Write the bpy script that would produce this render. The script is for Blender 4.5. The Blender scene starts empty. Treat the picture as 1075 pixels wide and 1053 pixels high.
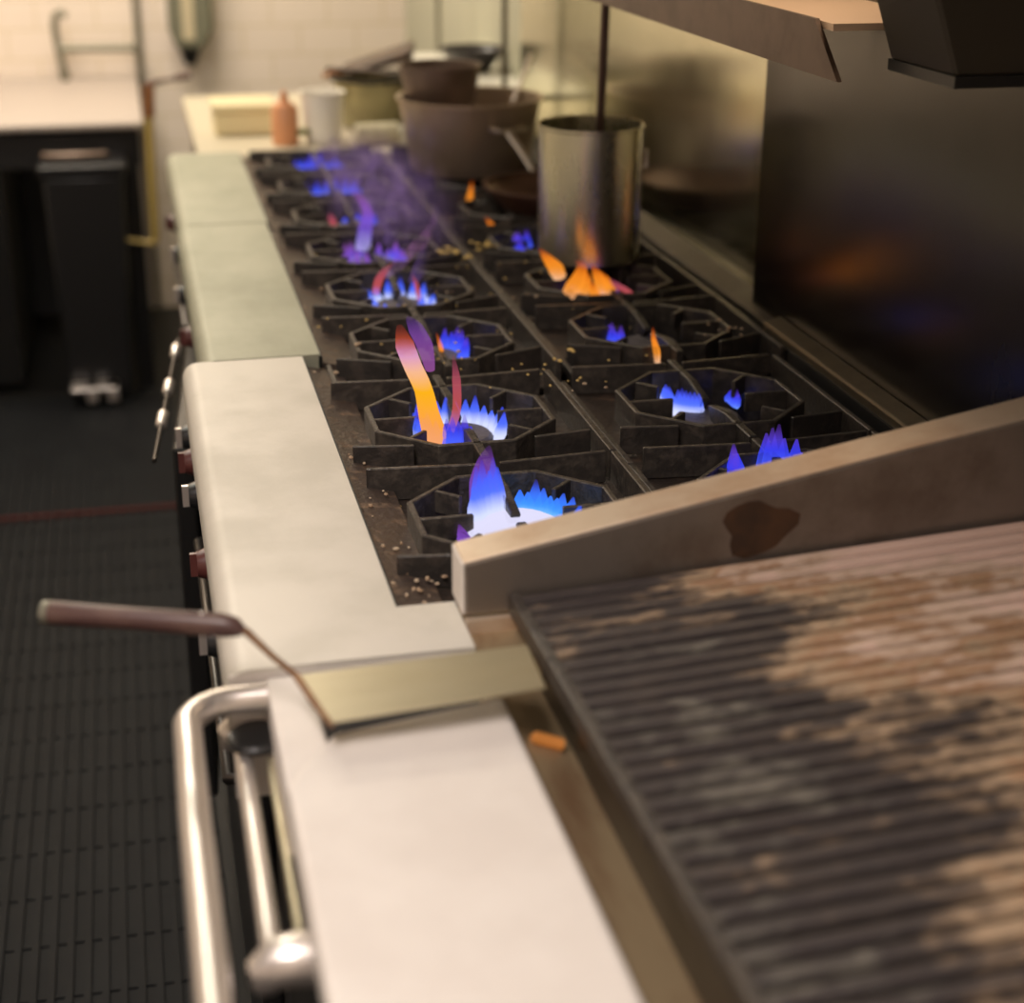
import bpy, bmesh, math, random
from mathutils import Vector
random.seed(7)
C = bpy.context.scene.collection
PI = math.pi

# ------------------------------------------------------------------ materials
def _n(nt, t, **kw):
    n = nt.nodes.new(t)
    for k, v in kw.items():
        setattr(n, k, v)
    return n

def mat(name, base, rough=.5, metal=0., base2=None, scale=8., lo=.4, hi=.65, stretch=(1, 1, 1),
        bump=0., bscale=60., rough2=None, spec=None, aniso=0., detail=6., emis=None, estr=0.):
    m = bpy.data.materials.new(name); m.use_nodes = True
    nt = m.node_tree; b = nt.nodes['Principled BSDF']; L = nt.links.new
    b.inputs['Base Color'].default_value = (*base, 1)
    b.inputs['Roughness'].default_value = rough
    b.inputs['Metallic'].default_value = metal
    if spec is not None: b.inputs['Specular IOR Level'].default_value = spec
    if aniso: b.inputs['Anisotropic'].default_value = aniso
    if emis:
        b.inputs['Emission Color'].default_value = (*emis, 1); b.inputs['Emission Strength'].default_value = estr
    if base2 or rough2 is not None or bump:
        g = _n(nt, 'ShaderNodeNewGeometry'); mp = _n(nt, 'ShaderNodeMapping')
        mp.inputs['Scale'].default_value = stretch
        L(g.outputs['Position'], mp.inputs['Vector'])
    if base2 or rough2 is not None:
        nz = _n(nt, 'ShaderNodeTexNoise'); nz.inputs['Scale'].default_value = scale; nz.inputs['Detail'].default_value = detail
        nz.inputs['Roughness'].default_value = .62
        L(mp.outputs[0], nz.inputs['Vector'])
        mr = _n(nt, 'ShaderNodeMapRange', interpolation_type='SMOOTHSTEP')
        mr.inputs['From Min'].default_value = lo; mr.inputs['From Max'].default_value = hi
        L(nz.outputs['Fac'], mr.inputs['Value'])
        if base2:
            mx = _n(nt, 'ShaderNodeMix', data_type='RGBA')
            mx.inputs[6].default_value = (*base, 1); mx.inputs[7].default_value = (*base2, 1)
            L(mr.outputs[0], mx.inputs[0]); L(mx.outputs[2], b.inputs['Base Color'])
        if rough2 is not None:
            r = _n(nt, 'ShaderNodeMapRange'); r.inputs['To Min'].default_value = rough; r.inputs['To Max'].default_value = rough2
            L(mr.outputs[0], r.inputs['Value']); L(r.outputs[0], b.inputs['Roughness'])
    if bump:
        n2 = _n(nt, 'ShaderNodeTexNoise'); n2.inputs['Scale'].default_value = bscale; n2.inputs['Detail'].default_value = 4
        L(mp.outputs[0], n2.inputs['Vector'])
        bp = _n(nt, 'ShaderNodeBump'); bp.inputs['Strength'].default_value = bump; bp.inputs['Distance'].default_value = .004
        L(n2.outputs['Fac'], bp.inputs['Height']); L(bp.outputs[0], b.inputs['Normal'])
    return m

def tile_mat():
    m = bpy.data.materials.new('cream_tile'); m.use_nodes = True
    nt = m.node_tree; b = nt.nodes['Principled BSDF']; L = nt.links.new
    g = _n(nt, 'ShaderNodeNewGeometry'); s = _n(nt, 'ShaderNodeSeparateXYZ'); ad = _n(nt, 'ShaderNodeMath', operation='ADD')
    c = _n(nt, 'ShaderNodeCombineXYZ'); br = _n(nt, 'ShaderNodeTexBrick')
    L(g.outputs['Position'], s.inputs[0]); L(s.outputs[0], ad.inputs[0]); L(s.outputs[1], ad.inputs[1])
    L(ad.outputs[0], c.inputs[0]); L(s.outputs[2], c.inputs[1]); L(c.outputs[0], br.inputs['Vector'])
    br.inputs['Color1'].default_value = (.82, .72, .63, 1); br.inputs['Color2'].default_value = (.80, .70, .61, 1)
    br.inputs['Mortar'].default_value = (.70, .60, .46, 1); br.inputs['Scale'].default_value = 1
    br.inputs['Brick Width'].default_value = .2; br.inputs['Row Height'].default_value = .1; br.inputs['Mortar Size'].default_value = .004
    L(br.outputs['Color'], b.inputs['Base Color']); b.inputs['Roughness'].default_value = .35
    return m

def grill_mat():
    """cast iron bars with burnt on grease and rust, heavier towards the wall side of the grill"""
    m = bpy.data.materials.new('grill_iron'); m.use_nodes = True
    nt = m.node_tree; b = nt.nodes['Principled BSDF']; L = nt.links.new
    g = _n(nt, 'ShaderNodeNewGeometry'); mp = _n(nt, 'ShaderNodeMapping'); mp.inputs['Scale'].default_value = (.8, 1.5, 1)
    L(g.outputs['Position'], mp.inputs[0])
    n1 = _n(nt, 'ShaderNodeTexNoise'); n1.inputs['Scale'].default_value = 7; n1.inputs['Detail'].default_value = 5; n1.inputs['Roughness'].default_value = .55
    n2 = _n(nt, 'ShaderNodeTexNoise'); n2.inputs['Scale'].default_value = 48; n2.inputs['Detail'].default_value = 6
    L(mp.outputs[0], n1.inputs['Vector']); L(mp.outputs[0], n2.inputs['Vector'])
    s = _n(nt, 'ShaderNodeSeparateXYZ'); L(g.outputs['Position'], s.inputs[0])
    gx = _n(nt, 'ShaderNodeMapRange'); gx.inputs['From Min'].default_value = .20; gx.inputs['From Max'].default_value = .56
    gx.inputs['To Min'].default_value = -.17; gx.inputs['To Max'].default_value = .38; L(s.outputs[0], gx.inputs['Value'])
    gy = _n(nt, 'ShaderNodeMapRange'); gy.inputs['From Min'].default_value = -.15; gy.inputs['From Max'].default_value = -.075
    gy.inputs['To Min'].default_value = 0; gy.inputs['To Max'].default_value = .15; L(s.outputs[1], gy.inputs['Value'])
    def add(a, c):
        k = _n(nt, 'ShaderNodeMath', operation='ADD'); L(a, k.inputs[0]); L(c, k.inputs[1]); return k.outputs[0]
    k2 = _n(nt, 'ShaderNodeMath', operation='MULTIPLY_ADD'); k2.inputs[1].default_value = .42; k2.inputs[2].default_value = -.20
    L(n2.outputs['Fac'], k2.inputs[0])
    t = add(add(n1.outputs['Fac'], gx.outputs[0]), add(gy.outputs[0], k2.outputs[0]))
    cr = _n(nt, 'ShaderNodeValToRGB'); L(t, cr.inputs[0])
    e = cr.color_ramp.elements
    e[0].position = .20; e[0].color = (.15, .135, .11, 1)  # low end: pale grey sheen on the bars painted into the colour
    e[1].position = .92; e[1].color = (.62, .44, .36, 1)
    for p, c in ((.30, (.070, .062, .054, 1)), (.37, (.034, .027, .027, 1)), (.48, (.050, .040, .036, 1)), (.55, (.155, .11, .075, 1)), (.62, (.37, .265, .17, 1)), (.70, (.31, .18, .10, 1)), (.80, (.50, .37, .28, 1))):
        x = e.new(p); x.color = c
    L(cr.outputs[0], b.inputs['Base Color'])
    b.inputs['Roughness'].default_value = .5; b.inputs['Metallic'].default_value = .0
    b.inputs['Specular IOR Level'].default_value = .6
    bp = _n(nt, 'ShaderNodeBump'); bp.inputs['Strength'].default_value = .5; bp.inputs['Distance'].default_value = .003
    L(n2.outputs['Fac'], bp.inputs['Height']); L(bp.outputs[0], b.inputs['Normal'])
    return m

def flame_mat(name, ramp, strength, alpha=.8, top_fade=True, noise=0.):
    """gas that gives off light; colour and density run along the flame's own height"""
    m = bpy.data.materials.new(name); m.use_nodes = True
    nt = m.node_tree; nt.nodes.clear(); L = nt.links.new
    o = _n(nt, 'ShaderNodeOutputMaterial'); mx = _n(nt, 'ShaderNodeMixShader'); em = _n(nt, 'ShaderNodeEmission'); tr = _n(nt, 'ShaderNodeBsdfTransparent')
    tc = _n(nt, 'ShaderNodeTexCoord'); s = _n(nt, 'ShaderNodeSeparateXYZ'); cr = _n(nt, 'ShaderNodeValToRGB')
    L(tc.outputs['Generated'], s.inputs[0]); L(s.outputs[2], cr.inputs[0])
    e = cr.color_ramp.elements
    e[0].position = ramp[0][0]; e[0].color = (*ramp[0][1], 1)
    e[1].position = ramp[-1][0]; e[1].color = (*ramp[-1][1], 1)
    for p, c in ramp[1:-1]:
        x = e.new(p); x.color = (*c, 1)
    L(cr.outputs[0], em.inputs[0]); em.inputs[1].default_value = strength
    al = _n(nt, 'ShaderNodeMapRange', interpolation_type='SMOOTHSTEP')
    al.inputs['From Min'].default_value = 1.05; al.inputs['From Max'].default_value = .55
    al.inputs['To Min'].default_value = .05 if top_fade else alpha; al.inputs['To Max'].default_value = alpha
    L(s.outputs[2], al.inputs['Value'])
    out = al.outputs[0]
    if noise:
        nz = _n(nt, 'ShaderNodeTexNoise'); nz.inputs['Scale'].default_value = noise; nz.inputs['Detail'].default_value = 4
        L(tc.outputs['Object'], nz.inputs['Vector'])
        mr = _n(nt, 'ShaderNodeMapRange', interpolation_type='SMOOTHSTEP'); mr.inputs['From Min'].default_value = .38; mr.inputs['From Max'].default_value = .68
        L(nz.outputs['Fac'], mr.inputs['Value'])
        mu = _n(nt, 'ShaderNodeMath', operation='MULTIPLY'); L(mr.outputs[0], mu.inputs[0]); L(out, mu.inputs[1]); out = mu.outputs[0]
    L(out, mx.inputs[0]); L(tr.outputs[0], mx.inputs[1]); L(em.outputs[0], mx.inputs[2]); L(mx.outputs[0], o.inputs[0])
    return m

M = {}
M['shelf'] = mat('brushed_steel_ledge', (.74, .695, .645), .55, .15, (.68, .63, .58), 9, .38, .7, (1, 1, 1), .05, 220, .62)
M['shelf_range'] = mat('scuffed_steel_ledge', (.63, .595, .53), .52, .2, (.57, .54, .47), 9, .38, .7, (1, 1, 1), .05, 220, .6)
M['shelf_far'] = mat('dim_green_steel_ledge', (.37, .375, .29), .5, .3, (.31, .315, .235), 7, .35, .7, (1, .6, 1), .05, 220, .58)  # far ledges: dimmer, greenish light put into the steel colour
M['steel'] = mat('stainless_steel', (.62, .58, .52), .3, 1., (.55, .51, .45), 5, .4, .65, (1, 1, .3), 0, 60, .4)
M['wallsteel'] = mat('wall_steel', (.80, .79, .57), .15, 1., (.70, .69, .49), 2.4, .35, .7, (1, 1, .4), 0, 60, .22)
M['wallsteel_dull'] = mat('wall_steel_dark', (.105, .10, .088), .22, 1., (.075, .07, .06), 2.2, .35, .7, (1, 1, .5), 0, 60, .34)  # darker base colour than the far sheet
M['darksteel'] = mat('dark_steel', (.10, .09, .085), .32, .9, (.06, .055, .05), 6, .4, .65)
M['casing'] = mat('range_casing', (.16, .155, .15), .3, .9)
M['enamel'] = mat('black_enamel', (.012, .012, .012), .3, 0)
M['iron'] = mat('cast_iron', (.030, .026, .023), .44, .15, (.060, .047, .038), 40, .45, .7, (1, 1, 1), .35, 150, .6, spec=.55)
M['iron_edge'] = mat('worn_iron', (.055, .048, .043), .36, .4, (.10, .085, .07), 60, .4, .7, (1, 1, 1), .3, 150, .5)
M['drip'] = mat('burnt_drip_plate', (.045, .034, .028), .42, .3, (.12, .075, .05), 28, .5, .75, (1, 1, 1), .4, 110, .6)
M['strip'] = mat('dirty_front_strip', (.085, .062, .050), .4, .3, (.21, .135, .085), 45, .5, .72, (1, 1, 1), .4, 130, .6)
M['burner'] = mat('burner_head', (.13, .115, .11), .6, .2, (.08, .07, .065), 50, .4, .7, (1, 1, 1), .3, 150)
M['bowl'] = mat('burner_well', (.010, .009, .009), .6, 0)
M['guard'] = mat('lit_stained_guard_steel', (.66, .54, .41), .45, .55, (.50, .34, .22), 6, .42, .7, (1, 1, 1), 0, 60, .5)  # lighter copy for the divider's lit top, light put into the colour
M['guard_front'] = mat('shaded_guard_steel', (.25, .215, .185), .42, .75, (.16, .125, .10), 7, .42, .7, (1, 1, 1), 0, 60, .5)  # darker copy for the divider's front face, shade put into the colour
M['riser'] = mat('smoky_riser_steel', (.20, .17, .12), .4, .8, (.13, .105, .075), 9, .4, .7)
M['lip'] = mat('brown_lip_steel', (.17, .125, .10), .42, .7, (.12, .085, .065), 12, .4, .7)
M['stain'] = mat('rust_stain', (.07, .032, .014), .6, .2, (.035, .018, .010), 20, .4, .7)
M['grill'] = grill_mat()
M['gap'] = mat('heat_tinted_steel', (.36, .27, .16), .42, .45, (.22, .13, .07), 9, .42, .66, (1.6, .5, 1), 0, 60, .5)
M['chrome'] = mat('polished_tube', (.82, .76, .71), .34, .85)
M['spat'] = mat('spatula_steel', (.60, .55, .40), .38, .9, (.53, .47, .32), 8, .4, .7, (.4, 1.5, 1), 0, 60, .45)
M['rustedge'] = mat('rusty_edge', (.30, .17, .09), .5, .5, (.18, .10, .06), 40, .4, .7)
M['wood'] = mat('worn_wood_handle', (.075, .038, .034), .4, 0, (.12, .07, .055), 25, .4, .7, (.4, 2, 2))
M['alu'] = mat('worn_aluminium', (.58, .47, .35), .4, .7, (.46, .35, .25), 9, .4, .68, (1, 1, .6), 0, 60, .5)
M['alu_pot'] = mat('stock_pot_metal', (.66, .64, .48), .26, 1., (.55, .52, .40), 6, .4, .7, (1, 1, .4), 0, 60, .36)
M['pan_dark'] = mat('blackened_pan', (.07, .05, .04), .42, .6, (.12, .075, .05), 18, .4, .7)
M['pan_inside'] = mat('pan_inside', (.16, .09, .06), .4, .6, (.09, .05, .035), 14, .4, .7)
M['pan_brown'] = mat('browned_pan', (.27, .20, .16), .45, .5, (.18, .13, .10), 14, .4, .7)
M['pan_green'] = mat('pan_olive_metal', (.36, .33, .20), .38, .7, (.25, .22, .14), 9, .4, .7)
M['tile'] = tile_mat()
M['plaster'] = mat('ceiling_paint', (.80, .76, .68), .7)
M['sidewall'] = mat('pale_wall_paint', (.46, .46, .35), .4)
M['floor'] = mat('dark_floor', (.012, .012, .012), .45, 0, (.016, .015, .014), 6, spec=.25)
M['mat'] = mat('rubber_mat', (.0075, .008, .0095), .62, 0, (.010, .011, .0125), 12, spec=.14)
M['red'] = mat('red_rubber', (.075, .014, .012), .6, spec=.2)
M['blackplastic'] = mat('black_plastic', (.016, .016, .017), .33)
M['white'] = mat('white_laminate', (.44, .38, .34), .5)
M['table'] = mat('cream_table_top', (.56, .50, .37), .45)
M['yellow'] = mat('yellow_plastic', (.76, .66, .40), .45)
M['gas'] = mat('yellow_gas_hose', (.52, .38, .11), .45)
M['rustpipe'] = mat('rusty_pipe', (.36, .15, .05), .5, .3, (.26, .10, .04), 30)
M['valve'] = mat('dark_valve', (.09, .05, .04), .45, .4)
M['greypipe'] = mat('grey_pipe', (.23, .22, .17), .4, .5)
M['dispenser'] = mat('grey_green_plastic', (.17, .17, .12), .4)
M['dispwin'] = mat('pale_plastic', (.55, .48, .33), .35)
M['orange'] = mat('orange_bottle', (.72, .33, .16), .4)
M['green'] = mat('green_cap', (.22, .22, .09), .5)
M['cup'] = mat('white_cup', (.90, .86, .78), .4)
M['roll'] = mat('cream_cloth', (.62, .56, .40), .9, 0, (.50, .44, .30), 40)
M['plate'] = mat('white_china', (.82, .80, .72), .3)
M['bowl_dark'] = mat('dark_bowl', (.05, .045, .05), .35)
M['crumb'] = mat('golden_crumb', (.62, .44, .14), .5, spec=.5)
M['crumb_pale'] = mat('pale_crumb', (.52, .41, .29), .6, 0, (.34, .22, .13), 90, .4, .6)
M['knob_red'] = mat('red_brown_plastic', (.10, .03, .026), .35)
M['pilot'] = mat('pilot_glow', (.5, .2, .05), .5, emis=(1, .33, .06), estr=.16)
M['shelftop'] = mat('shelf_top_steel', (.80, .62, .46), .45, .5)
M['lampglass'] = mat('lit_diffuser', (.9, .9, .85), .4, emis=(1, .92, .8), estr=1.5)
BLUE = [(0, (.22, .42, 1)), (.22, (.07, .13, .95)), (.6, (.035, .04, .72)), (1, (.16, .05, .5))]
M['f_blue'] = flame_mat('gas_flame_blue', BLUE, 1.2, .58)
M['f_white'] = flame_mat('gas_flame_white_blue', [(0, (.78, .78, 1)), (.25, (.6, .66, 1)), (.5, (.08, .16, 1)), (1, (.05, .05, .8))], 1.15, .62)
M['f_core'] = flame_mat('gas_flame_core', [(0, (.75, .72, .95)), (1, (.78, .76, 1))], 1.0, .93, False)
M['f_cyan'] = flame_mat('gas_flame_cyan', [(0, (.35, .75, 1)), (.4, (.04, .25, 1)), (1, (.05, .05, .8))], 1.25, .62)
M['f_violet'] = flame_mat('gas_flame_violet', [(0, (.55, .5, 1)), (.35, (.22, .10, .8)), (1, (.45, .12, .55))], .8, .55)
M['f_orange'] = flame_mat('flame_orange', [(0, (1, .58, .34)), (.3, (1, .33, .03)), (.65, (1, .27, .015)), (1, (.75, .09, .01))], 1.0, .66)
M['f_tall'] = flame_mat('flame_orange_tall', [(0, (1, .40, .10)), (.25, (1, .38, .05)), (.5, (1, .46, .01)), (.66, (.95, .50, .30)), (.78, (.80, .35, .65)), (.88, (.8, .12, .05)), (1, (.4, .04, .03))], 1.0, .93)
M['f_red'] = flame_mat('flame_red', [(0, (.55, .25, .9)), (.3, (.75, .12, .12)), (1, (.5, .10, .2))], .75, .6)
M['f_purple'] = flame_mat('flame_purple', [(0, (.30, .12, .75)), (1, (.22, .05, .45))], .8, .6)
M['f_soft'] = flame_mat('flame_soft_purple', [(0, (.45, .12, .45)), (1, (.22, .08, .55))], .8, .42)
M['haze'] = flame_mat('flame_haze', [(0, (.30, .16, .55)), (1, (.26, .16, .34))], .5, .30, True, 22.)
M['wisp'] = flame_mat('flame_wisp', [(0, (.50, .28, .70)), (.5, (.50, .20, .45)), (1, (.34, .16, .40))], .6, .38, True, 40.)

# ------------------------------------------------------------------ mesh building
def root_offset(o):
    v = Vector((0, 0, 0))
    while o is not None:
        v += o.location; o = o.parent
    return v

class MB:
    def __init__(s): s.bm = bmesh.new()
    def box(s, x0, x1, y0, y1, z0, z1):
        v = [s.bm.verts.new(p) for p in ((x0, y0, z0), (x1, y0, z0), (x1, y1, z0), (x0, y1, z0), (x0, y0, z1), (x1, y0, z1), (x1, y1, z1), (x0, y1, z1))]
        for f in ((0, 3, 2, 1), (4, 5, 6, 7), (0, 1, 5, 4), (1, 2, 6, 5), (2, 3, 7, 6), (3, 0, 4, 7)): s.bm.faces.new([v[i] for i in f])
        return s
    def hexa(s, bot, top):
        v = [s.bm.verts.new(p) for p in list(bot) + list(top)]; n = len(bot)
        s.bm.faces.new(list(reversed(v[:n]))); s.bm.faces.new(v[n:])
        for i in range(n): s.bm.faces.new((v[i], v[(i + 1) % n], v[n + (i + 1) % n], v[n + i]))
        return s
    def prism(s, poly, axis, a, b):
        def P(u, w, t): return {'x': (t, u, w), 'y': (u, t, w), 'z': (u, w, t)}[axis]
        s.hexa([P(u, w, a) for u, w in poly], [P(u, w, b) for u, w in poly]); return s
    def bar(s, p0, p1, w, h):
        """upright bar: p0-p1 is the middle of the top edge, w thick, h tall"""
        p0, p1 = Vector(p0), Vector(p1); d = (p1 - p0); n = Vector((-d.y, d.x, 0)).normalized() * (w / 2); dz = Vector((0, 0, h))
        s.hexa([p0 - n - dz, p1 - n - dz, p1 + n - dz, p0 + n - dz], [p0 - n, p1 - n, p1 + n, p0 + n]); return s
    def tube(s, pts, r, seg=12, squash=1.):
        pts = [Vector(p) for p in pts]; rs = r if isinstance(r, (list, tuple)) else [r] * len(pts)
        rings = []; up = None
        for i, p in enumerate(pts):
            t = (pts[min(i + 1, len(pts) - 1)] - pts[max(i - 1, 0)]).normalized()
            if up is None:
                up = Vector((0, 0, 1)) if abs(t.z) < .9 else Vector((1, 0, 0))
            a = (up - t * up.dot(t)).normalized(); up = a; b = t.cross(a)
            rings.append([s.bm.verts.new(p + (a * math.cos(q) * squash + b * math.sin(q)) * rs[i]) for q in [2 * PI * k / seg for k in range(seg)]])
        for A, B in zip(rings, rings[1:]):
            for k in range(seg): s.bm.faces.new((A[k], A[(k + 1) % seg], B[(k + 1) % seg], B[k]))
        s.bm.faces.new(list(reversed(rings[0]))); s.bm.faces.new(rings[-1]); return s
    def lathe(s, prof, c, seg=40, close=False):
        rings = []
        for r, z in prof:
            if r < 1e-5: rings.append([s.bm.verts.new((c[0], c[1], c[2] + z))])
            else: rings.append([s.bm.verts.new((c[0] + r * math.cos(2 * PI * k / seg), c[1] + r * math.sin(2 * PI * k / seg), c[2] + z)) for k in range(seg)])
        pairs = list(zip(rings, rings[1:]))
        if close: pairs.append((rings[-1], rings[0]))
        for A, B in pairs:
            for k in range(seg):
                k2 = (k + 1) % seg
                if len(A) == 1 and len(B) == 1: continue
                if len(A) == 1: s.bm.faces.new((A[0], B[k2], B[k]))
                elif len(B) == 1: s.bm.faces.new((A[k], A[k2], B[0]))
                else: s.bm.faces.new((A[k], A[k2], B[k2], B[k]))
        return s
    def sphere(s, c, r, sc=(1, 1, 1), u=8, v=6):
        res = bmesh.ops.create_uvsphere(s.bm, u_segments=u, v_segments=v, radius=r)
        for q in res['verts']: q.co = Vector((q.co.x * sc[0] + c[0], q.co.y * sc[1] + c[1], q.co.z * sc[2] + c[2]))
        return s
    def build(s, name, m, parent=None, bevel=0., smooth=False, seg=3):
        bmesh.ops.recalc_face_normals(s.bm, faces=s.bm.faces)
        me = bpy.data.meshes.new(name)
        o = bpy.data.objects.new(name, me); C.objects.link(o)
        if parent is not None:
            off = root_offset(parent); o.parent = parent
        else:
            xs = [v.co for v in s.bm.verts]
            off = Vector(((min(c.x for c in xs) + max(c.x for c in xs)) / 2, (min(c.y for c in xs) + max(c.y for c in xs)) / 2, min(c.z for c in xs)))
            o.location = off
        for v in s.bm.verts: v.co -= off
        s.bm.to_mesh(me); s.bm.free(); me.materials.append(m if not isinstance(m, str) else M[m])
        if smooth:
            for p in me.polygons: p.use_smooth = True
            try: me.set_sharp_from_angle(angle=math.radians(38))
            except Exception: pass
        if bevel:
            b = o.modifiers.new('bevel', 'BEVEL'); b.width = bevel; b.segments = seg; b.limit_method = 'ANGLE'; b.harden_normals = False
            if seg > 2:
                for p in me.polygons: p.use_smooth = True
                try: me.set_sharp_from_angle(angle=math.radians(50))
                except Exception: pass
        return o

def tag(o, label=None, cat=None, group=None, kind=None):
    if label: o['label'] = label
    if cat: o['category'] = cat
    if group: o['group'] = group
    if kind: o['kind'] = kind
    return o
def thing(name, loc, label, cat, group=None):
    o = bpy.data.objects.new(name, None); C.objects.link(o); o.location = loc; o.empty_display_size = .05
    bpy.context.view_layer.update()
    return tag(o, label, cat, group)
def copy_tree(o, parent=None):
    c = o.copy(); C.objects.link(c)
    if parent: c.parent = parent
    for ch in list(o.children): copy_tree(ch, c)
    return c
def struct(o): o['kind'] = 'structure'; return o

# ------------------------------------------------------------------ room shell
struct(MB().box(-2.6, .9, -2.6, 4.75, -.1, 0).build('floor', 'floor'))
struct(MB().box(-2.6, .9, -2.6, 4.75, 2.8, 2.9).build('ceiling', 'plaster'))
struct(MB().box(-2.6, .9, 4.6, 4.75, 0, 2.8).build('wall_far', 'tile'))
struct(MB().box(-2.75, -2.6, -2.6, 4.75, 0, 2.8).build('wall_left', 'tile'))
struct(MB().box(.78, .9, -2.6, 4.6, 0, 2.8).build('wall_right', 'sidewall'))
struct(MB().box(-2.6, .9, -2.75, -2.6, 0, 2.8).build('wall_behind', 'tile'))
struct(MB().tube([(-.163, 4.585, .0), (-.163, 4.585, 2.8)], .012, 10).build('trim_1', 'greypipe', smooth=True))

# steel sheets on the wall behind the line
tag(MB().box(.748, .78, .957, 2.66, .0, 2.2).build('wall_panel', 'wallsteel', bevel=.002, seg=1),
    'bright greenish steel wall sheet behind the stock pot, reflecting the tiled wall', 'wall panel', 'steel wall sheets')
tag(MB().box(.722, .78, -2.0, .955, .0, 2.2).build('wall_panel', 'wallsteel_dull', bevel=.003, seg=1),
    'dark steel wall sheet behind the near burners, to the right of the panel seam', 'wall panel', 'steel wall sheets')

# floor mats
def floor_mat(x0, x1, y0, y1, label, red=False, ribs=True):
    r = thing('floor_mat', ((x0 + x1) / 2, (y0 + y1) / 2, 0), label, 'floor mat', 'black rubber floor mats')
    MB().box(x0, x1, y0, y1, .001, .008).build('base_sheet', 'mat', r)
    b = MB(); n = int((x1 - x0) / .0265)
    for i in range(n):
        x = x0 + .0265 * (i + .5); b.box(x - .0055, x + .0055, y0, y1, .008, .017)
    b.build('ribs', 'mat', r)
    if ribs:
        b = MB(); k = int((y1 - y0) / .13)
        for j in range(k):
            y = y0 + .13 * (j + .5); b.box(x0, x1, y - .004, y + .004, .008, .0105)
        b.build('cross_ribs', 'mat', r)
    if red:
        tag(MB().box(x0, x1, y1 - .006, y1 + .006, .001, .019).build('edge_strip', 'red', r), 'reddish strip along the far edge')
floor_mat(-1.45, -.16, -1.6, 2.58, 'black ribbed rubber mat in the aisle, near one with a red far edge', True)
floor_mat(-1.45, -.16, 2.60, 3.55, 'black rubber mat in the aisle, far one in front of the step bin', False, False)

# ------------------------------------------------------------------ ranges
XC = (.167, .502)          # middle of front and back burner columns
ROWS = [(.20, 0), (.53, 0), (.87, 1), (1.16, 1), (1.45, 1), (1.745, 2), (2.04, 2), (2.33, 2)]
S = .026                   # the far ranges stand a little closer to the wall
DX = (0., S, S + .004)
SPANS = [(0., .832), (.836, 1.716), (1.722, 2.49)]
LAB = ['two-row near gas range with pale steel front ledge beside the steel divider',
       'middle gas range with greenish steel front ledge and lit burners under the stock pot',
       'farthest gas range with greenish front ledge, ending at the cream table']
def shelf_poly(xo, xi, z=.93, t=.06):
    """ledge section with a rolled front edge"""
    p = [(xi, z), (xi, z - .03)]; R = .022
    p += [(xo + .02, z - t), (xo, z - t)]
    for k in range(7):
        a = PI - k * PI / 12; p.append((xo + R + R * math.cos(a), z - R + R * math.sin(a)))
    return p
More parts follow.
